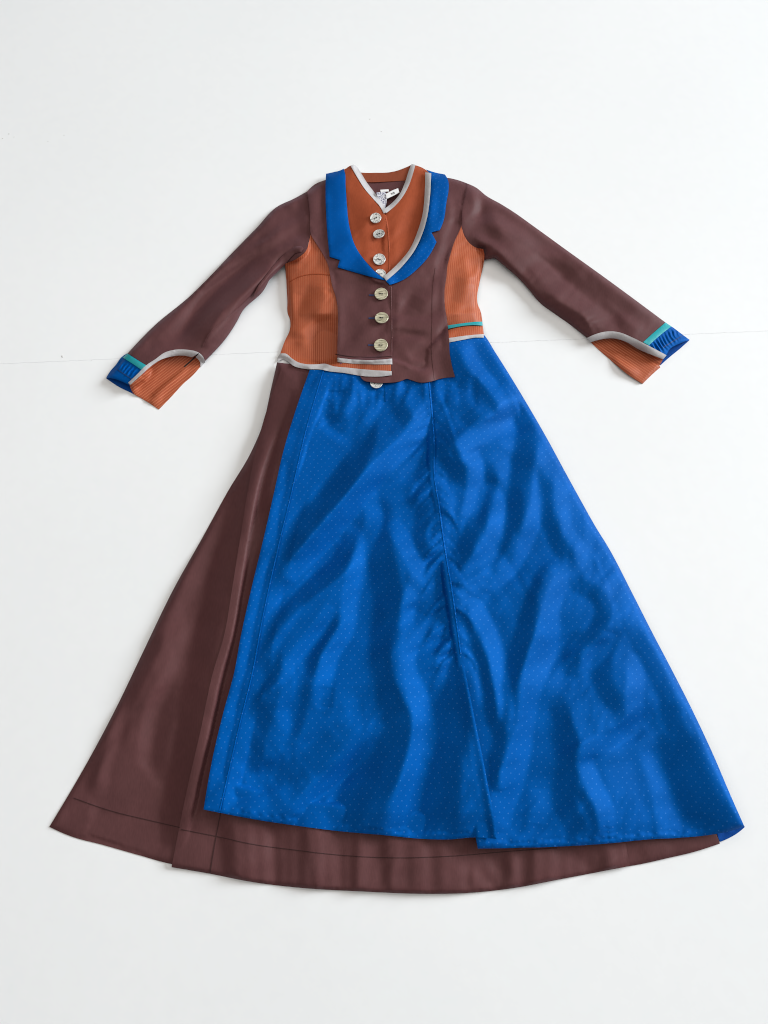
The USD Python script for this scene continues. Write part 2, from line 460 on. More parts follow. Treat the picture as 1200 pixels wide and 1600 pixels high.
def strip(line, w, step=2.0):
    """Outline of a narrow band of width w pixels along a line."""
    p = smooth_line(line, step=step, corner=60)
    t = np.gradient(p, axis=0); t /= np.maximum(np.linalg.norm(t, axis=1, keepdims=True), 1e-9)
    nrm = np.stack([-t[:, 1], t[:, 0]], 1) * w / 2
    return np.vstack([p + nrm, (p - nrm)[::-1]])


def seam(name, parent, line, w, mat, lift=.0005, kind=None, thick=.0012, **kw):
    return panel(name, parent, strip(line, w), mat, lift=lift, blur=0, step=1.6, thick=thick, roll=(.0003, 1.2), raw=True, clear=.0001, kind=kind, **kw)


# ------------------------------------------------------------------ outline data (photograph pixels)
L_SIL = [(433, 566), (423, 610), (411, 662), (391.5, 708), (356.5, 767), (318, 837), (272.5, 918), (220, 1026), (186, 1097), (137, 1190), (77, 1292)]
HEM_A = [(77, 1292.5), (110, 1306.5), (160, 1320), (220, 1337), (268, 1350)]
HEM_B = [(268, 1355), (327, 1365), (393, 1378), (467, 1387), (567, 1393), (667, 1396.7), (717, 1396), (800, 1388), (880, 1373), (985, 1353)]
PLEAT = [(411, 660), (391.5, 743), (377.5, 827), (363.5, 914), (349.5, 995), (333, 1050), (313, 1143), (293, 1230), (268, 1355)]
R_SIL = [(757, 524), (773, 549), (800, 592), (827, 637), (853, 682), (885, 741), (907, 781), (933, 827), (948, 851), (988, 927), (1019, 988), (1051, 1049), (1080, 1106), (1113, 1176), (1143, 1246), (1163, 1291)]
BLUE_L = [(484, 578), (461, 644), (443, 704), (428, 770), (413, 836), (391, 927), (376, 995), (366, 1050), (349, 1113), (333, 1180), (318, 1265)]
BAND = [(507, 578), (479, 674), (458, 764), (436, 855), (413, 958), (395, 1054), (376, 1130), (353, 1230), (343.5, 1270)]
SEAM = [(671, 588), (674.7, 626), (680, 693), (680.5, 746), (687, 787), (696, 853), (706, 912), (717, 988), (721.5, 1022)]
FOLD = [(721.5, 1022), (731, 1070), (743, 1130), (754, 1183), (763, 1230), (770, 1267), (776, 1311)]
LSH_TOP = [(480, 299), (460, 310), (433, 323), (400, 357), (360, 398), (320, 440), (292, 467), (280, 477), (250, 501), (199, 552.5)]
LSL_UND = [(320, 564), (356, 524), (370, 502), (378, 487), (412, 453), (424, 432), (445, 412)]
LARM = [(445, 412), (464, 404), (478.5, 391), (482.5, 377), (486, 366), (484.5, 340), (480, 299)]
RSH_TOP = [(731, 287), (743, 292.5), (760, 306), (783, 319), (796, 327), (840, 358), (880, 387), (955, 441), (1040, 504)]
RSL_UND = [(917.5, 527.5), (892, 507.5), (867, 490), (842, 471), (827, 452.5), (812, 436), (793, 419), (773, 402.5), (757, 406)]
RARM = [(757, 406), (755.5, 390), (744, 387), (734.7, 381), (726, 369), (720.7, 353), (722.7, 324), (729, 297), (731, 287)]

sil_skirt = smooth_line(L_SIL + HEM_A[1:] + HEM_B + [(1047, 1340), (1125, 1318), (1163, 1291)] + R_SIL[::-1][1:], True)
sil_lsl = smooth_line(LSH_TOP + [(166, 591), (207, 614), (248, 639)] + LSL_UND + LARM[1:], True)
sil_rsl = smooth_line(RSH_TOP + [(1077, 531), (1032, 569), (1002, 599)] + RSL_UND + RARM[1:], True)
sil_body = smooth_line([(480, 299), (509, 281), (510, 270), (539, 263), (552, 257), (564, 269.5), (620, 267), (643, 256), (664, 265), (697, 275), (731, 287), (721, 353), (757, 400), (746, 473), (756, 527), (711, 590), (600, 600), (436, 560), (452, 510), (447, 435), (445, 412), (486, 366)], True)
sil = fill(sil_skirt) | fill(sil_lsl) | fill(sil_rsl) | fill(sil_body)
DD = ndimage.distance_transform_edt(sil).astype(np.float32)


def ell(q): q = np.clip(q, 0, 1); return np.sqrt(1 - (1 - q)**2)


hemf = np.clip((1400 - YY) / 330, .30, 1)
LOFT = ndimage.gaussian_filter(.0022 + hemf * (.010 * ell(DD / 9) + .017 * (1 - np.exp(-DD / 34))), 1.0).astype(np.float32)
FLAT = np.full((H, W), .0016, np.float32)

# ------------------------------------------------------------------ skirt
skirt = thing('skirt', at(600, 1000, 0) * [1, 1, 0], 'long flared skirt of blue dotted satin wrapped over dark brown, lying below the jacket', 'skirt')
inset = np.array(shapely.Polygon(sil_skirt).buffer(-9).simplify(.5).exterior.coords)[:-1]
panel('back_panel', skirt, inset[::3], M['brown'], base=FLAT, lift=0, step=14, raw=True, folds=None)
panel('back_hem', skirt, [(1046, 1330), (1056, 1330), (1060, 1310), (1120, 1302), (1125, 1315.5), (1138, 1310), (1152, 1302), (1164, 1292), (1140, 1275), (1060, 1285)], M['blue_lining_shaded'], base=FLAT, lift=.002, step=4,
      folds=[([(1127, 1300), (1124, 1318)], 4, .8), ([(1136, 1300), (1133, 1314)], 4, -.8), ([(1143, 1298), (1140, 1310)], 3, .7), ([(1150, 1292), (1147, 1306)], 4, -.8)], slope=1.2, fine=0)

brA = [([(400, 700), (372, 800), (345, 900), (322, 1000), (300, 1100), (285, 1200), (262, 1300)], 34, -.75),
       ([(385, 730), (330, 850), (280, 960), (250, 1040)], 22, .35), ([(300, 960), (265, 1050), (235, 1110), (224, 1190)], 18, .45),
       ([(250, 1000), (200, 1110), (192, 1160)], 14, -.35), ([(205, 1100), (168, 1190), (160, 1235)], 16, .4), ([(185, 1150), (150, 1200), (140, 1235)], 12, -.3),
       ([(275, 1080), (250, 1180), (250, 1210)], 22, -.35), ([(224, 1190), (250, 1230)], 14, .3), ([(150, 1260), (140, 1300)], 14, .25), ([(215, 1290), (205, 1330)], 14, .2)]
panel('underskirt_panel', skirt, L_SIL + HEM_A[1:] + [(282, 1352), (307, 1230), (327, 1143), (347, 1050), (363, 995), (377, 914), (391, 827), (408, 743), (440, 660), (500, 575)], M['brown'], base=LOFT, lift=0, folds=brA, slope=.55, step=3.2, stretch=(50, 110))
panel('underskirt_panel', skirt, [(950, 1300), (1119, 1302), (1125, 1318), (1085, 1331), (1047, 1340), (985, 1353), (960, 1356)], M['brown'], base=LOFT, lift=0, folds=[([(1000, 1320), (1010, 1345)], 12, -.3), ([(1040, 1310), (1050, 1340)], 10, .3)], slope=.3)
brB = [([(418, 670), (402, 760), (390, 850), (370, 940), (357, 1000), (340, 1070), (318, 1170), (300, 1250)], 19, .32),
       ([(462, 620), (440, 665), (420, 730), (412, 780), (420, 815)], 22, -1.0), ([(408, 850), (396, 900), (384, 950), (374, 1000), (364, 1060), (345, 1130), (325, 1200), (312, 1260)], 15, -1.0),
       ([(330, 1180), (312, 1240), (305, 1270)], 18, -.6)]
r2 = np.random.default_rng(3)
for x in np.arange(350, 980, 17):
    x += r2.normal(0, 3); brB.append(([(x + r2.normal(0, 5), 1270 + (x - 300) * .08), (x + r2.normal(0, 4), 1395)], 9 + 7 * r2.random(), r2.choice([-.38, -.2, .12, .2, .32])))
panel('underskirt_pleat', skirt, PLEAT + HEM_B[1:] + [(978, 1318), (976, 1285), (860, 1290), (700, 1275), (420, 1240), (365, 1225), (385, 1100), (412, 960), (450, 800), (480, 700), (520, 590), (440, 575)], M['brown'], base=LOFT, lift=.004, clear=.0012, folds=brB, slope=.6, step=3.2, roll=(.003, 7), stretch=(40, 110))
seam('hem_stitch', skirt, [(115, 1246.7), (177, 1268), (230, 1281), (281, 1293)], 1.0, M['brown_thread'], lift=.0001)
seam('hem_stitch', skirt, [(283, 1296), (337, 1306.7), (400, 1320), (460, 1328), (500, 1333), (600, 1340), (700, 1338), (800, 1330), (870, 1325)], 1.0, M['brown_thread'], lift=.0001)
seam('side_seam', skirt, [(345, 1268), (337, 1310), (328, 1364)], 1.2, M['brown_thread'], lift=.0001)

# blue folds: (line, width, strength); positive = turned to the window
bl = [
 ([(712, 972), (690, 984), (668, 1006)], 8, .7), ([(716, 990), (697, 1000), (680, 1022)], 7, -.7), ([(719, 1006), (703, 1016), (694, 1036)], 7, .7), ([(700, 928), (681, 944), (662, 966)], 8, -.6), ([(697, 898), (678, 915), (655, 942)], 9, .55), ([(692, 862), (674, 880), (660, 905)], 7, -.5), ([(686, 800), (668, 812), (650, 835)], 7, -.4), ([(682, 765), (665, 772), (640, 790)], 7, .4),
 ([(430, 960), (460, 925), (490, 890)], 7, .4), ([(395, 1110), (420, 1080), (450, 1062)], 6, .35), ([(480, 690), (500, 665), (520, 655)], 6, .4), ([(500, 605), (520, 612), (548, 606)], 6, -.5), ([(505, 625), (525, 618)], 5, .5), ([(700, 1085), (722, 1064)], 3, .5),
 # left panel
 ([(668, 641), (638, 689), (590, 737), (554, 782), (506, 842), (455, 893)], 26, .95), ([(575, 770), (584, 815), (566, 860), (556, 900), (546, 942), (540, 980), (521, 1010), (509, 1047), (503, 1097)], 24, .8),
 ([(587, 635), (554, 701), (548, 716)], 18, .6), ([(500, 767), (479, 809)], 16, .4), ([(497, 647), (512, 671), (536, 689)], 12, .5),
 ([(617, 824), (638, 860), (654, 900), (641, 936), (632, 973)], 22, .75), ([(634, 990), (630, 1047), (645, 1084), (660, 1120), (662, 1143), (653, 1193), (640, 1237), (627, 1290)], 34, .95),
 ([(694, 1023), (688, 1066), (672, 1100)], 16, .6), ([(678, 964), (657, 992), (637, 1020)], 14, .5), ([(648, 620), (660, 655), (648, 693)], 20, .5),
 ([(575, 659), (560, 710), (530, 758), (479, 815), (449, 860)], 30, -.95), ([(590, 800), (590, 860), (600, 900), (604, 940), (601, 990), (607, 1066), (620, 1128), (610, 1184), (582, 1250), (570, 1290)], 40, -.9),
 ([(524, 640), (528, 665)], 26, -.6), ([(620, 629), (640, 665)], 22, -.6), ([(548, 845), (524, 890), (484, 918), (432, 973), (412, 1004)], 24, -.75),
 ([(527, 965), (510, 1000), (493, 1023), (487, 1050)], 15, -.75), ([(470, 935), (440, 985), (420, 1020)], 16, .45), ([(515, 955), (478, 1005), (440, 1055)], 18, .5), ([(440, 1030), (412, 1080), (386, 1115)], 16, -.5), ([(515, 1070), (510, 1110)], 18, -.5),
 ([(465, 1040), (445, 1100), (440, 1150)], 18, .4), ([(425, 1090), (405, 1150), (400, 1200)], 22, -.35), ([(480, 1060), (470, 1120), (455, 1160)], 14, -.4),
 ([(600, 1140), (587, 1160), (563, 1217), (547, 1263), (535, 1295)], 40, -.8), ([(588, 1135), (572, 1165), (533, 1207), (493, 1237), (470, 1260)], 22, .65), ([(530, 1150), (480, 1190), (420, 1215)], 34, -.45),
 ([(487, 1265), (480, 1285)], 16, -.4), ([(515, 1245), (520, 1290)], 10, .5), ([(545, 1090), (560, 1130)], 22, .25), ([(410, 1240), (400, 1275)], 24, .2),
 ([(708, 1060), (700, 1117), (688, 1200), (684, 1300)], 56, -.95), ([(736, 1150), (752, 1230), (764, 1300)], 12, .55), ([(640, 905), (660, 930), (650, 960)], 16, -.5), ([(662, 800), (655, 840), (668, 870)], 20, -.45), ([(640, 770), (650, 800)], 18, -.45), ([(620, 740), (645, 725), (670, 700)], 16, .35), ([(640, 745), (670, 735)], 12, -.3),
 ([(690, 880), (672, 920), (660, 940)], 14, .45), ([(700, 940), (680, 965), (665, 1000)], 10, -.45), ([(700, 985), (690, 1005)], 8, -.6),
 ([(520, 595), (535, 620), (515, 640)], 14, -.4), ([(560, 600), (545, 640), (530, 660)], 12, .45), ([(598, 605), (590, 630)], 12, -.35), ([(630, 600), (640, 630)], 14, .3), ([(655, 600), (655, 640)], 14, -.35), ([(560, 625), (552, 600)], 9, -.35)]
br_ = [
 ([(708, 912), (722, 916), (734, 930)], 7, -.7), ([(700, 880), (716, 892), (722, 905)], 7, .5), ([(712, 950), (726, 965), (735, 985)], 7, -.6), ([(795, 610), (808, 632), (812, 655)], 4, .6), ([(688, 745), (705, 765), (712, 790)], 8, .4), ([(690, 800), (708, 815), (716, 840)], 7, -.5), ([(950, 1285), (952, 1316)], 5, -.6), ([(932, 870), (945, 905), (955, 925)], 6, .35),
 # right panel
 ([(728, 536), (738, 562), (754, 586), (778, 608)], 15, .9), ([(778, 605), (798, 628), (790, 653), (799, 688)], 28, .9), ([(730, 605), (752, 634), (773, 656)], 14, .55),
 ([(718, 706), (746, 682), (778, 669)], 30, .85), ([(728, 700), (741, 728), (745, 765), (733, 811)], 26, .9), ([(781, 717), (795, 746)], 24, .4), ([(768, 768), (779, 808), (763, 861), (741, 893)], 26, .75),
 ([(825, 750), (832, 800), (811, 853), (784, 893), (766, 905)], 28, .65), ([(878, 790), (896, 840), (922, 866)], 16, .4), ([(691, 741), (700, 790)], 12, .25), ([(686, 610), (697, 640), (711, 682)], 5, .9),
 ([(700, 545), (715, 580), (745, 610), (770, 650)], 24, -.85), ([(725, 640), (745, 662)], 24, -.75), ([(694, 640), (688, 685), (703, 712), (728, 747)], 32, -.9), ([(765, 545), (790, 590), (812, 640), (821, 685), (816, 733), (811, 773), (800, 826), (779, 880)], 30, -.8),
 ([(766, 735), (757, 786), (728, 853), (716, 880)], 24, -.75), ([(853, 740), (853, 800), (866, 835), (890, 880)], 22, -.55), ([(680, 770), (700, 820)], 14, -.3), ([(840, 700), (865, 750), (885, 790)], 16, .3),
 ([(750, 920), (727, 927), (751, 964), (772, 1010), (785, 1066), (789, 1130)], 24, .85), ([(877, 890), (853, 958), (853, 1004), (826, 1072), (813, 1130), (806, 1190), (783, 1262), (775, 1300)], 34, .85),
 ([(951, 985), (935, 1020), (914, 1041)], 24, .35), ([(991, 1035), (991, 1084), (985, 1130), (957, 1155), (913, 1178), (927, 1223), (947, 1267), (950, 1313)], 24, .6), ([(723, 985), (741, 1035), (752, 1097)], 12, .65),
 ([(794, 868), (834, 942)], 10, -.3), ([(850, 900), (834, 945), (816, 998), (800, 1060), (795, 1130), (776, 1183)], 26, -.9), ([(735, 995), (760, 1060), (767, 1112), (780, 1150)], 18, -.8),
 ([(905, 915), (940, 942), (927, 989), (897, 1010), (893, 1047)], 24, -.6), ([(955, 995), (939, 1050), (973, 1106)], 28, -.5), ([(871, 1100), (896, 1175)], 26, -.55), ([(985, 975), (1019, 1041), (1044, 1097), (1060, 1150)], 24, -.55),
 ([(873, 1133), (888, 1183), (882, 1250), (913, 1310)], 32, -.5), ([(965, 1190), (975, 1240), (990, 1290)], 40, .25), ([(1055, 1140), (1073, 1205), (1105, 1263), (1135, 1295)], 62, -.9), ([(1015, 1170), (1035, 1240), (1050, 1300)], 30, .35),
 ([(772, 1183), (772, 1215), (778, 1240)], 14, -.8), ([(845, 1230), (840, 1290)], 30, .25), ([(900, 1230), (925, 1270), (935, 1310)], 14, -.4), ([(838, 640), (880, 715), (935, 815), (985, 905), (1040, 1010), (1090, 1110), (1140, 1220)], 7, .35),
 ([(860, 1040), (868, 1080)], 26, .2), ([(905, 860), (925, 900), (960, 960)], 18, .3)]
r3 = np.random.default_rng(11)
sm = smooth_line(SEAM, step=9)
for p in sm[5:]:                      # little puckers along the middle seam
    s = r3.choice([-1, 1]); L = 14 + 26 * r3.random()
    k = ([(p[0] - 2, p[1]), (p[0] - L * .6, p[1] + L * .35), (p[0] - L, p[1] + L * .95)], 4 + 2.5 * r3.random(), s * (.45 + .35 * r3.random()))
    bl.append(k)
    if r3.random() < .7: br_.append(([(p[0] + 2, p[1]), (p[0] + L * .5, p[1] + L * .35), (p[0] + L * .7, p[1] + L * .9)], 4 + 2.5 * r3.random(), -s * (.4 + .35 * r3.random())))
for x in np.arange(512, 750, 9):     # gathers below the waist
    x += r3.normal(0, 3); L = 20 + 35 * r3.random()
    (bl if x < 672 else br_).append(([(x, 586), (x + r3.normal(-4, 6), 590 + L)], 4.5 + 3 * r3.random(), r3.choice([-.6, .55])))
for lst, y_, x0_, x1_ in ((bl, 1296, 350, 740), (br_, 1312, 760, 1110)):   # the rolled hem puckers
    for x in np.arange(x0_, x1_, 9.0):
        yy = np.interp(x, [343, 400, 467, 533, 600, 660, 745, 780, 870, 950, 1013, 1063, 1113], [1270, 1281, 1291, 1299, 1305, 1311, 1308, 1325, 1323, 1318, 1312, 1309, 1304])
        lst.append(([(x + 3, yy - 9), (x, yy)], 5, r3.choice([-.9, .9])))

def hem_lift(x, y): return .012 * np.clip((y - 1110) / 160, 0, 1)


BH_R = [(746.7, 1326), (780, 1325.5), (870, 1323), (950, 1318), (1013, 1311.7), (1063, 1309), (1113, 1304), (1143, 1298), (1163, 1291)]
panel('overskirt_panel', skirt, [(668, 545), (700, 520), (745, 512)] + R_SIL + BH_R[::-1][1:] + [(744, 1312), (735, 1200), (716, 1060), (711, 1022), (706, 988), (694, 912), (685, 853), (676, 787), (669, 746), (668, 693), (664, 626)], M['blue'], base=LOFT, lift=.009, extra=hem_lift, folds=br_, clear=.0018, wrinkle=.05, slope=.5, step=2.1, grain=-7, roll=(.003, 6), stretch=(45, 80), fine=.14, seed=5)
BH_L = [(343.5, 1270), (400, 1280.7), (467, 1290.7), (533, 1299), (600, 1305), (660, 1310.7), (700, 1311.7), (745, 1308.5), (760, 1308)]


def pleat_roll(x, y):
    f = smooth_line(FOLD, step=3)
    d, k = cKDTree(f).query(np.stack([x, y], -1).reshape(-1, 2)); d = d.reshape(x.shape); t = (k / len(f)).reshape(x.shape)
    return hem_lift(x, y) + .013 * np.clip(t * 1.25, 0, 1) * np.exp(-(d / 12)**2)


bl_l = [(x - 4, y) for x, y in BAND]
panel('overskirt_panel', skirt, bl_l[:1] + [(600, 560)] + SEAM + FOLD[1:] + BH_L[::-1][1:] + bl_l[1:-1][::-1], M['blue'], base=LOFT, lift=.0098, folds=bl, pin=BAND, clear=.0018, wrinkle=.05, slope=.5, extra=pleat_roll, step=2.1, grain=4, roll=(.0016, 4), stretch=(45, 80), fine=.14)
bnd = [([(478, 620), (455, 700), (440, 780), (424, 850), (402, 940), (386, 1020), (372, 1080), (350, 1160), (335, 1230)], 20, .45)]
for y in np.arange(620, 1240, 34):
    x = np.interp(y, [578, 836, 1050, 1265], [492, 424, 379, 330]); bnd.append(([(x + 12, y - 10), (x - 12, y + 12)], 8 + 6 * r3.random(), r3.choice([-.35, .25])))
panel('facing_band', skirt, BLUE_L + [(343.5, 1270)] + BAND[::-1][1:], M['blue'], base=LOFT, lift=.0112, clear=.0012, extra=hem_lift, folds=bnd, slope=.35, step=2.8, grain=14, roll=(.0012, 3))
seam('seam', skirt, [(x - 1.2, y) for x, y in SEAM], 1.7, M['blue'], lift=.0009)
seam('seam', skirt, [(x - 1, y) for x, y in BAND], 1.4, M['blue'], lift=.0007)
seam('placket_seam', skirt, [(603, 592), (602.6, 610), (603, 627)], 1.6, M['blue'], lift=.0004)

# ------------------------------------------------------------------ buttons
def lathe(prof, n=36):
    a = np.linspace(0, 2 * np.pi, n, endpoint=False)
    r, z = np.array(prof).T
    V = np.stack([r[:, None] * np.cos(a), r[:, None] * np.sin(a), np.broadcast_to(z[:, None], (len(r), n))], -1).reshape(-1, 3)
    f = []
    for i in range(len(r) - 1):
        for j in range(n):
            k = (j + 1) % n
            f += [[i * n + j, i * n + k, (i + 1) * n + k], [i * n + j, (i + 1) * n + k, (i + 1) * n + j]]
    return trimesh.Trimesh(V, np.array(f), process=False)


def button(px, py, r, mat, parent, tilt=(0, 0), spin=0.0, label=None, edge=.0012, sink=0.0):
    rr = int(r * 700); zt = float(np.percentile(TOP[int(py) + OFF - rr:int(py) + OFF + rr + 1, int(px) + OFF - rr:int(px) + OFF + rr + 1], 95))
    t = .0032
    m = lathe([(.0001, 0), (r * .8, 0), (r * .97, .0006), (r, .0015), (r * .985, t * .85), (r * .93, t), (r * .86, t * .98), (r * .80, t * .80), (r * .3, t * .72), (.0001, t * .72)])
    holes = []
    for s in (-1, 1):
        h = trimesh.creation.cylinder(radius=r * .10, height=.0005, sections=14); h.apply_translation([s * r * .17, 0, t * .72 + .0002]); holes.append(h)
    th = trimesh.creation.capsule(height=r * .32, radius=r * .055, count=[8, 8]); th.apply_transform(trimesh.transformations.rotation_matrix(math.pi / 2, [0, 1, 0])); th.apply_translation([-r * .16, 0, t * .72 + .0003])
    R = trimesh.transformations.euler_matrix(math.radians(tilt[0]), math.radians(tilt[1]), math.radians(spin))
    z = zt + .0016 - sink; c = at(px, py, z)
    T4 = trimesh.transformations.translation_matrix(c) @ R
    shank = trimesh.creation.cylinder(radius=r * .25, height=.003, sections=14); shank.apply_translation([0, 0, -.0008])
    for q in [m, th, shank] + holes: q.apply_transform(T4)
    m.fix_normals()
    near = np.hypot(XX - px, YY - py) < r * 790 + 4
    TOP[near] = np.maximum(TOP[near], z + t)
    b = put('button', parent, m, mat, smooth=35, label=label)
    put('thread', b, trimesh.util.concatenate([th] + holes), M['thread'], smooth=35)
    put('shank', b, shank, M['thread'], smooth=35)


button(588, 598.5, .0128, M['silver'], skirt, (3, 0), 20, sink=.001)

# ------------------------------------------------------------------ vest
vest = thing('vest', at(600, 360, 0) * [1, 1, 0], 'terracotta vest with grey V-neck trim and mottled silver buttons, inside the jacket', 'vest')
VLOFT = (LOFT * .85).astype(np.float32)
LOW = np.minimum(LOFT, .006).astype(np.float32)
panel('lining', vest, [(548, 275), (600, 278), (645, 272), (652, 300), (630, 345), (600, 350), (570, 330)], M['brown'], base=LOW, lift=-.002, folds=[([(577, 284), (578, 296)], 5, .6), ([(588, 284), (589, 296)], 4, -.6), ([(600, 300), (640, 296)], 10, -.3)], slope=.5, step=2.5)
panel('back_collar', vest, [(555, 268), (564, 269.6), (588, 270), (606, 269.5), (620, 266.8), (632, 262.5), (643, 257.5), (648, 265), (636, 282), (612, 283.2), (590, 284.4), (573, 284.6), (560, 284)], M['collar_facing'], base=LOW, lift=.0005, folds=[([(575, 270), (580, 283)], 6, -.3)], slope=.4, step=2.5)
panel('size_label', vest, [(594, 296.5), (607, 295.5), (608, 299), (595, 300)], M['white'], base=LOW, lift=.0042, step=2, roll=(.0002, 1))
panel('care_label', vest, [(588, 300.5), (602, 300), (604, 303), (603.5, 318), (601.5, 328), (597, 320), (591, 311)], M['print'], base=LOW, lift=.0062, step=2, roll=(.0002, 1))
tagl = panel('size_label', vest, [(603, 303), (612, 298), (622, 294), (624, 300.5), (614, 306), (604, 310.5)], M['white'], base=LOW, lift=.0085, step=2, roll=(.0002, 1))
tm = meshkit.text_mesh('XS', .0052, .0003); tm.apply_translation([-tm.bounds[:, 0].mean(), -tm.bounds[:, 1].mean(), 0])
zz = float(TOP[302 + OFF, 614 + OFF]); tm.apply_transform(trimesh.transformations.translation_matrix(at(614, 302, zz + .0004)) @ trimesh.transformations.rotation_matrix(math.radians(26), [0, 0, 1]))
put('lettering', tagl, tm, M['ink'])

vr = [([(652, 290), (645, 330), (630, 370), (618, 405)], 26, .3), ([(662, 275), (660, 320), (648, 360)], 10, -.5), ([(625, 330), (630, 350)], 20, .25), ([(613, 360), (615, 420)], 8, -.4)]
panel('front_panel', vest, [(646, 257.5), (655, 260), (664, 264.5), (680, 285), (678, 340), (655, 395), (606, 446), (600, 440), (599, 420), (599, 390), (598, 360), (599, 345), (602, 334), (617, 322), (629, 308), (639, 289), (645, 270)], M['terra'], base=VLOFT, lift=0, folds=vr, slope=.5, fine=.2, step=2.6)
vl = [([(545, 290), (560, 330), (570, 370)], 20, -.25), ([(575, 350), (580, 380), (588, 420)], 14, .25), ([(600, 345), (603, 380), (603, 425)], 8, .3), ([(570, 300), (585, 320)], 10, .3)]
panel('front_panel', vest, [(535, 266), (541, 263), (546, 259.5), (551, 258), (560, 279), (570, 295), (584, 312), (594, 322), (601, 334), (604, 345), (607.5, 362), (609.5, 384), (609.3, 425), (605, 446), (560, 420), (532, 360), (524, 290)], M['terra'], base=VLOFT, lift=.0042, clear=.0012, folds=vl, slope=.5, fine=.2, step=2.6, roll=(.0012, 3))
seam('placket_edge', vest, [(602.5, 336), (605, 348), (607, 362), (608.6, 384), (608.6, 424)], 1.8, M['terra'], lift=.0009)
panel('neck_trim', vest, [(643, 256), (649, 257.5), (645.5, 270), (638.5, 290), (628.5, 308), (616.5, 322), (603, 333), (601, 326), (612, 317.5), (624, 304), (632.5, 286), (639, 266)], M['grey'], lift=.001, blur=5, step=1.8, roll=(.0009, 3), folds=[([(641, 262), (630, 292), (612, 320)], 5, .3)])
panel('neck_trim', vest, [(548, 259.5), (552, 257), (555, 258.5), (564.5, 271), (572.5, 284), (584.5, 300), (596.5, 316), (601.5, 325), (603, 331), (599.5, 333.5), (594, 323), (583.5, 311), (569.5, 294.5), (559.5, 279)], M['grey'], lift=.0016, blur=2, step=1.8, roll=(.0009, 3), folds=[([(555, 262), (575, 292), (598, 325)], 5, -.2)])
for px, py, r, tl, sp in [(587, 341.5, .0124, (8, -6), 12), (592, 366.5, .0128, (-9, -8), 18), (592.6, 406, .0134, (8, 0), -20), (594, 429, .0122, (4, 4), 10)]:
    button(px, py, r, M['silver'], vest, tl, sp)

# ------------------------------------------------------------------ jacket
jacket = thing('jacket', at(600, 440, 0) * [1, 1, 0], 'fitted brown long-sleeved jacket with blue lapels and striped terracotta side panels', 'jacket')

# left sleeve
def gather(a, b, depth):
    a, b = np.array(a, float), np.array(b, float); L = np.linalg.norm(b - a); u = (b - a) / L; n = np.array([-u[1], u[0]])

    def f(x, y):
        t = (x - a[0]) * u[0] + (y - a[1]) * u[1]; q = (x - a[0]) * n[0] + (y - a[1]) * n[1]
        wob = meshkit.noise(np.stack([x / 7, y / 7, np.zeros_like(x)], -1), 5)
        return .0021 * np.sin(t / 5.6 * 2 * np.pi + 3.0 * wob + q * .12) * np.exp(-((np.abs(q) - depth) / (depth * .8))**2) * (.5 + wob)
    return f


ls = [([(392, 396), (364, 416), (336, 434), (306, 472), (284, 502), (262, 530)], 18, .4), ([(425, 404), (384, 434), (346, 466), (314, 502), (300, 532)], 28, -.65), ([(425, 366), (400, 385), (370, 402)], 14, -.3),
      ([(440, 402), (420, 428), (404, 448), (374, 480), (362, 500), (330, 536)], 12, .55), ([(450, 366), (420, 382), (395, 400)], 14, .3), ([(462, 370), (470, 380)], 10, .45), ([(448, 406), (462, 398), (470, 394)], 10, -1.0), ([(440, 335), (415, 352), (390, 375)], 20, .2),
      ([(470, 310), (476, 340), (474, 365)], 14, -.25), ([(222, 545), (240, 540)], 18, .25), ([(345, 485), (330, 510), (318, 540)], 5, -.7)]
slv = panel('sleeve', jacket, LSH_TOP + [(228, 573), (243, 563), (257, 553), (273, 549), (293, 549), (310, 552), (320, 564)] + LSL_UND[1:] + LARM[1:-1], M['brown'], base=LOFT, lift=.001, folds=ls, slope=.72, step=2.8, roll=(.001, 3), stretch=(35, 35), wrinkle=.06, fine=.12)
seam('sleeve_seam', slv, [(405, 450), (385, 470), (365, 488), (340, 508), (327, 520), (316, 542)], 1.5, M['brown'], lift=.0004)
wb = []
for k in range(7):
    t = k / 6; x, y = 192 + 32 * t, 561 + 20 * t
    wb.append(([(x, y), (x - 9, y + 14)], 4.6, [.9, -.9][k % 2]))
panel('wristband_inside', slv, [(166, 591), (172, 583), (190, 585), (203, 590), (212, 610), (209, 616), (206.5, 614.5), (187, 605)], M['blue_lining_shaded'], base=LOW, lift=-.003, step=2.2)
panel('wristband', slv, [(191, 557), (199, 552), (230, 572), (224, 585), (203, 602), (198, 599.5), (187, 594.5), (178, 591.5), (166, 590), (172, 580.5), (181, 570)], M['blue_plain'], base=LOFT, lift=.0002, extra=gather((191, 560), (226, 583), 10), step=1.4, grain=40, roll=(.0008, 2.5))
seam('wristband_stitch', slv, [(181, 576), (195, 585), (207, 593)], 0.8, M['blue_thread'], lift=-.0002)
panel('cuff_ribbon', slv, [(191.5, 558.5), (199, 552.3), (213, 561.5), (229, 571), (222, 578.5), (206, 567.5)], M['teal'], lift=.0012, blur=2, step=1.8, roll=(.0006, 2))
cf = [([(222, 600), (240, 575), (262, 560)], 8, -.5), ([(212, 605), (232, 585)], 7, .5), ([(245, 600), (262, 575)], 10, .3), ([(236, 620), (262, 595), (286, 574)], 5, -.8), ([(248, 625), (272, 600), (300, 578)], 8, .5), ([(236, 628), (240, 618)], 4, -.8)]
panel('cuff', slv, [(202, 599.5), (220, 584), (237, 569), (250, 560.5), (267, 555), (288, 553), (305, 556), (313, 565), (313.5, 572), (300, 587), (287, 598.5), (267, 620), (248, 639.5), (243, 636.5), (236, 631.5), (222, 623), (208, 614)], M['cuff_stripe'], lift=.0009, blur=4, folds=cf, slope=.7, step=2.0, grain=-47, roll=(.0012, 3))
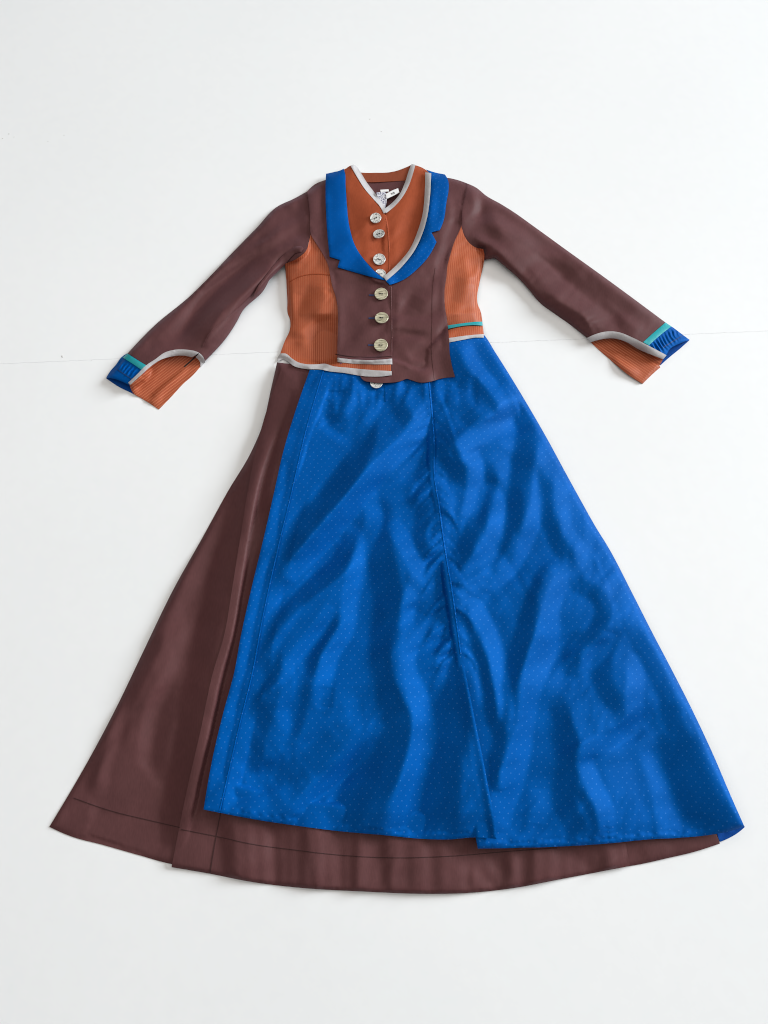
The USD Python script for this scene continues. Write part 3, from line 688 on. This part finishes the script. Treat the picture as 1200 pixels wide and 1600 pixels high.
panel('cuff_trim', slv, [(200, 598), (213, 586), (228, 571), (243, 561), (257, 551), (273, 546.5), (293, 546.5), (304, 548.3), (311, 551), (300, 558), (288, 555.5), (267, 557), (250, 562.5), (237, 571), (220, 586), (203.5, 601)], M['grey'], lift=.0008, blur=5, step=1.8, roll=(.0008, 2.5))
panel('cuff_trim', slv, [(311.5, 551.5), (317.5, 557.5), (320.5, 565.5), (313, 573.5), (312.5, 566), (306, 558)], M['grey'], lift=.0010, blur=2, step=1.8, roll=(.0008, 2.5))
seam('cuff_slit', slv, [(310.5, 552.5), (300, 562), (288, 573)], 1.8, M['thread'], lift=.0002)

# right sleeve
rs = [([(740, 292), (746, 312), (742, 340)], 11, .75), ([(728, 330), (736, 350)], 14, .3), ([(770, 340), (805, 357), (842, 382), (870, 402)], 17, .5), ([(795, 387), (830, 407), (852, 427), (880, 455), (920, 484), (955, 508)], 22, .55),
      ([(900, 450), (940, 480), (960, 500)], 14, .35), ([(850, 400), (880, 420), (905, 445), (938, 475), (985, 515)], 15, -.6), ([(790, 336), (842, 370), (905, 422), (980, 480), (1008, 500)], 20, -.45), ([(842, 462), (880, 486), (905, 502)], 16, -.55),
      ([(905, 490), (920, 514)], 8, -.75), ([(913, 495), (927, 515)], 6, .6), ([(735, 375), (760, 391), (778, 402)], 13, -.9), ([(745, 367), (775, 384), (800, 406), (830, 436)], 10, .45), ([(762, 318), (765, 345), (775, 365)], 18, -.35), ([(980, 495), (1010, 515)], 14, .25)]
slv = panel('sleeve', jacket, RSH_TOP + [(1007, 538), (988, 529.5), (965, 521), (950, 520), (930, 524.5)] + RSL_UND + RARM[1:-1], M['brown'], base=LOFT, lift=.001, folds=rs, slope=.72, step=2.8, roll=(.001, 3), stretch=(35, 35), wrinkle=.06, fine=.12)
panel('wristband_inside', slv, [(1077, 531.5), (1066, 528), (1048, 532), (1030, 545), (1020, 562), (1032.5, 570), (1046, 558), (1062, 545)], M['blue_lining_shaded'], base=LOW, lift=-.003, step=2.2)
wb = []
for k in range(8):
    t = k / 7; x, y = 1047 - 34 * t, 513 + 27 * t
    wb.append(([(x, y), (x + 12, y + 7)], 4.6, [.9, -.9][k % 2]))
panel('wristband', slv, [(1040, 505), (1049, 510), (1064, 521), (1077.5, 531), (1060, 537.5), (1047, 545), (1041, 556), (1030, 556), (1008, 538)], M['blue_plain'], base=LOFT, lift=.0002, extra=gather((1048, 512), (1012, 540), 11), step=1.4, grain=-35, roll=(.0008, 2.5))
seam('wristband_stitch', slv, [(1067, 524), (1052, 533), (1036, 543)], 0.8, M['blue_thread'], lift=-.0002)
panel('cuff_ribbon', slv, [(1040, 503.7), (1049, 510), (1030, 525), (1014, 539.5), (1005, 534.5), (1020, 521)], M['teal'], lift=.0012, blur=2, step=1.8, roll=(.0006, 2))
cf = [([(960, 535), (975, 545), (990, 560)], 8, -.4), ([(945, 540), (975, 562), (1005, 580)], 14, .45), ([(980, 540), (990, 552)], 5, .6), ([(985, 545), (997, 556)], 4, -.6), ([(930, 540), (955, 562), (985, 586)], 8, -.5), ([(1005, 555), (1020, 565)], 6, .3)]
panel('cuff_back', slv, [(960, 550), (1031, 572), (1031.5, 574), (1020, 584), (1004, 599.5), (985, 587)], M['stripe'], base=LOW, lift=-.002, step=2.5, grain=30)
panel('cuff', slv, [(920, 531), (928, 529), (940, 527.5), (960, 526), (978, 530.5), (998, 543), (1037, 559), (1032.5, 568), (1022, 579.5), (1002.5, 598.5), (980, 584), (955, 563), (930, 541)], M['cuff_stripe'], lift=.0009, blur=4, folds=cf, slope=.7, step=2.0, grain=50, roll=(.0012, 3))
panel('cuff_trim', slv, [(917, 528), (930, 522.3), (950, 517.7), (965, 518.7), (987.5, 527), (1007.5, 537), (1041.5, 555), (1036.5, 561), (1018, 554), (997.5, 545.2), (977.5, 533.5), (960, 528.5), (940, 529.8), (922.5, 534.5)], M['grey'], lift=.0008, blur=6, step=1.8, roll=(.0008, 2.5))

# side panels and fronts
sr_f = [([(729, 404), (733, 419), (737, 430)], 6, .9), ([(743, 432), (740, 450)], 16, .55), ([(717, 476), (722, 495)], 14, .35), ([(719, 430), (717, 455), (712, 475)], 18, -.5), ([(742, 395), (748, 410)], 10, -.3), ([(714, 385), (709, 410)], 8, .3), ([(738, 470), (742, 490)], 12, .25), ([(726, 372), (738, 388)], 6, -.6)]
side = panel('side_panel', jacket, [(720.7, 352.5), (726, 369), (734.7, 381), (744, 387), (755, 389), (757, 400), (756, 410), (750, 438), (746, 473), (751.5, 488.7), (754, 506), (756, 523), (729, 526), (700, 530), (694, 503), (690, 476), (690, 452), (695, 416), (704, 385)],
             M['stripe'], base='drape_loft', lift=.0012, blur=4, folds=sr_f, wrinkle=.06, slope=.7, step=2.4, grain=-6, high=400)
panel('hem_trim', jacket, [(699, 528.5), (729, 524.3), (755.7, 521.8), (756, 527.5), (740, 527.8), (726, 530.3), (699, 535.5)], M['grey'], lift=.0016, blur=2, step=1.8, roll=(.0008, 2.5))
panel('waist_ribbon', jacket, [(696, 509), (728, 504.4), (741, 503), (753.5, 502.5), (754.3, 508.5), (737, 507.9), (696, 514.6)], M['teal'], lift=.0012, blur=2, step=1.8, roll=(.0006, 2), folds=[([(705, 508), (708, 514)], 4, .5), ([(716, 506), (718, 512)], 4, -.4)])

fr = [([(660, 424), (669, 438)], 8, .6), ([(658, 462), (645, 486)], 24, -.45), ([(626, 460), (624, 480)], 14, .3), ([(622, 494), (645, 498), (669, 497)], 8, .4), ([(622, 514), (645, 518), (668, 520)], 9, -.4), ([(620, 532), (640, 528), (670, 535)], 8, .3), ([(636, 547), (644, 560), (669, 564)], 7, .35), ([(638, 560), (633, 575)], 6, -.35), ([(635, 583), (632, 592)], 5, .5), ([(641, 583), (645, 592)], 5, -.4),
      ([(704, 310), (707, 336), (702, 360)], 9, .5), ([(714, 306), (720, 320)], 5, .5), ([(716, 328), (714, 345)], 8, -.35), ([(697, 345), (690, 390), (684, 420)], 14, .3), ([(690, 360), (680, 395)], 8, -.3), ([(684, 400), (682, 430)], 6, .35), ([(690, 440), (688, 490)], 8, -.3), ([(688, 510), (690, 545)], 10, .25), ([(690, 570), (700, 580)], 12, -.25), ([(655, 575), (665, 590)], 8, .3), ([(618, 455), (617, 540)], 6, -.4)]
RB = [(720.7, 352), (709, 380), (703, 400), (699, 416), (697.7, 431.7), (694.8, 452), (695, 476), (699, 503), (701.6, 531), (702.7, 552), (706.4, 572.6), (711, 589)]
panel('front_panel', jacket, [(690, 279), (698, 278), (713, 280.7), (731, 287), (729, 297), (722.7, 324)] + RB + [(685, 592.4), (678.7, 594.5), (653, 597), (645.4, 594.7), (634, 592), (628, 594.7), (606, 598), (580, 597), (568, 594), (563, 588), (575, 570), (595, 560), (603, 500), (604, 445), (625, 428), (650, 400), (668, 350), (680, 300)], M['brown'], base='front', clear=.002, lift=.0012, folds=fr, slope=.65, step=2.6, roll=(.0012, 3), stretch=(40, 40), high=400, wrinkle=.08, fine=.12)
seam('princess_seam', jacket, [(681, 418), (677, 450), (676, 501), (675.5, 550), (679.5, 594)], 1.5, M['brown'], lift=.0003)
sl_f = [([(467, 456), (460, 478), (458, 500)], 14, .45), ([(479, 506), (490, 525), (494, 545)], 24, .65), ([(508, 445), (511, 468)], 6, .7), ([(466, 412), (480, 395)], 15, .45), ([(496, 445), (488, 475), (470, 500)], 24, -.35), ([(514, 454), (515, 470)], 6, -.8),
        ([(458, 522), (466, 537)], 10, -.7), ([(452, 440), (453, 500)], 9, -.3), ([(450, 411), (472, 403)], 10, -.9), ([(500, 400), (508, 420)], 14, -.25), ([(520, 490), (518, 530)], 10, -.3), ([(448, 540), (452, 550)], 8, .4), ([(505, 540), (510, 560)], 12, -.25)]
LB = [(486, 366.5), (494.5, 381), (506.5, 400.5), (513, 415.5), (516, 430.5), (518.5, 444), (525, 465), (528, 487.5), (528, 510), (527, 540), (526, 562)]
side = panel('side_panel', jacket, [(485.5, 366)] + [(x + 4, y) for x, y in LB[1:]] + [(560, 562), (611, 561), (611, 583), (580, 582), (544, 578), (518, 575), (496, 572.5), (480, 572.5), (466, 569), (455.5, 563), (447, 556), (437.5, 554), (446.5, 529.5), (451.7, 519), (452.5, 497), (450, 491), (449, 470), (447, 435), (445, 412), (464, 404), (479, 390.5), (483, 377)],
             M['stripe'], base='drape_loft', lift=.0012, blur=4, folds=sl_f, wrinkle=.06, slope=.65, step=2.4, grain=2, high=400)
seam('dart_seam', side, [(451, 441), (462, 434.5), (475, 430), (495, 428), (515, 429.5)], 1.4, M['terra'], lift=.0003)
panel('hem_trim', jacket, [(437.5, 552.5), (446.5, 552.5), (455.5, 559.5), (466, 566), (479.5, 569), (496, 569), (509.5, 568.5), (518.5, 571.5), (544, 574.5), (580, 578), (612, 579.8), (612.2, 586), (598, 588), (572.5, 588), (535, 582.3), (514, 580), (502, 577.5), (475, 576), (458.5, 571.5), (449.5, 564.5), (442, 561), (434.5, 564), (433, 560)],
      M['grey'], lift=.0024, blur=2.5, step=1.8, roll=(.0008, 2.5), folds=[([(457, 561), (460, 570)], 5, .6), ([(516, 572), (519, 580)], 5, .6), ([(508, 570), (510, 578)], 5, -.5), ([(445, 553), (442, 562)], 5, -.4)], slope=.4)
# fronts
fl_ = [([(496, 305), (498, 335)], 14, .55), ([(507, 300), (508, 350), (512, 390)], 8, -.55), ([(490, 345), (492, 370)], 8, .2), ([(536, 450), (534, 490), (533, 530)], 14, .35), ([(575, 445), (568, 470)], 16, -.3), ([(550, 440), (548, 470)], 10, .25), ([(560, 500), (558, 540)], 18, -.2), ([(606, 470), (607, 540)], 8, .3), ([(600, 510), (597, 525)], 8, -.3), ([(520, 420), (528, 440)], 10, -.4)]
panel('front_panel', jacket, [(480, 299), (492, 288), (509, 281), (528, 276), (534, 330), (552, 385), (575, 412), (609, 443.5), (612.7, 447), (613, 496), (614, 530), (612.7, 562), (580, 564), (527, 562)] + LB[::-1][1:] + [(484.5, 340)], M['brown'], base='front', clear=.002, lift=.0016, folds=fl_, slope=.5, step=2.6, roll=(.0014, 3), stretch=(40, 40), high=400, wrinkle=.08, fine=.12)
seam('placket_edge', jacket, [(611.5, 448), (612.2, 496), (613, 530), (611.8, 558)], 1.6, M['brown'], lift=.0008)
seam('hem_stitch', jacket, [(524, 553), (545, 556.5), (575, 558), (612, 556.5)], 1.0, M['brown_thread'], lift=.0001)
panel('hem_trim', jacket, [(526.7, 558.7), (548, 561.3), (580, 562.5), (612.7, 560.2), (613, 569), (580, 569), (550, 567.8), (527.5, 565.5)], M['grey'], lift=.0014, blur=1.5, step=1.8, roll=(.0008, 2.5))
for px, py in [(580, 461), (579.5, 497), (578.5, 539)]:
    seam('buttonhole', jacket, [(px - 3.5, py), (px + 12, py + .3)], 2.4, M['blue_thread'], lift=.0003)
for px, py, tl in [(595.6, 460, (4, -3)), (596.4, 497.5, (-6, -4)), (595, 540, (3, -3))]:
    button(px, py, .0142, M['horn'], jacket, tl, -4)

sleeve0 = Node(jacket.path + '/sleeve', jacket.o)
panel('underarm_fold', sleeve0, [(474.5, 388), (471, 384.5), (462, 385), (452, 391), (440, 401), (428, 414), (415, 431), (404, 446), (396, 462), (405, 458), (420, 438), (432, 426), (446, 412), (455, 401.5), (461, 396), (470, 394.5)], M['brown'], lift=.0035, blur=3, step=2.0, roll=(.0045, 7), fine=.2)
# lapels
panel('lapel', jacket, [(509.5, 271.5), (523, 268.5), (531, 266.5), (537, 263.5), (539, 270), (540, 288), (542, 320), (546.4, 356), (555, 384), (570, 407), (586, 424.5), (604.5, 438.5), (600, 437.5), (560, 427), (527.5, 417.5), (531, 406.2), (515, 401), (511, 360), (509, 320), (508.8, 285)],
      M['blue_plain'], lift=.0034, blur=6, step=2.2, roll=(.0018, 4), folds=[([(525, 280), (520, 320), (523, 360)], 14, -.2), ([(535, 385), (560, 410)], 12, .2), ([(515, 300), (514, 350)], 7, .2)], slope=.25, wrinkle=.2, stretch=(14, 14))
lap = panel('lapel', jacket, [(666, 265), (680, 269.5), (695, 272.5), (698.3, 277.5), (697, 320), (692, 348), (687, 359.5), (674, 363), (682, 378), (670, 400), (652, 420), (630, 437), (609, 445), (603, 439), (628, 416), (648, 390), (660, 364), (667, 340), (671, 306), (673, 272)],
      M['blue'], lift=.0034, blur=6, step=2.2, roll=(.0016, 4), folds=[([(680, 285), (678, 320), (674, 350)], 10, .3), ([(672, 345), (664, 375)], 8, -.4), ([(690, 290), (688, 340)], 9, -.25), ([(665, 385), (645, 412)], 10, .25)], slope=.35, grain=-8, wrinkle=.2, stretch=(18, 18))
panel('lapel_trim', jacket, [(664.3, 269), (673.8, 270.5), (672, 306), (667.3, 340), (660.3, 364), (648.3, 390), (628.3, 416), (603.5, 438.5), (599, 432.5), (620, 413.5), (640, 389.5), (653, 360), (660, 336), (663.3, 306)], M['grey'], lift=.0008, blur=7, step=1.8, roll=(.0012, 3.5),
      folds=[([(664, 282), (673, 278)], 3, .6), ([(664, 290), (672, 286)], 3, -.5), ([(650, 368), (658, 372)], 4, .3), ([(618, 418), (626, 422)], 3, .5), ([(612, 424), (619, 428)], 3, -.5)], slope=.4)
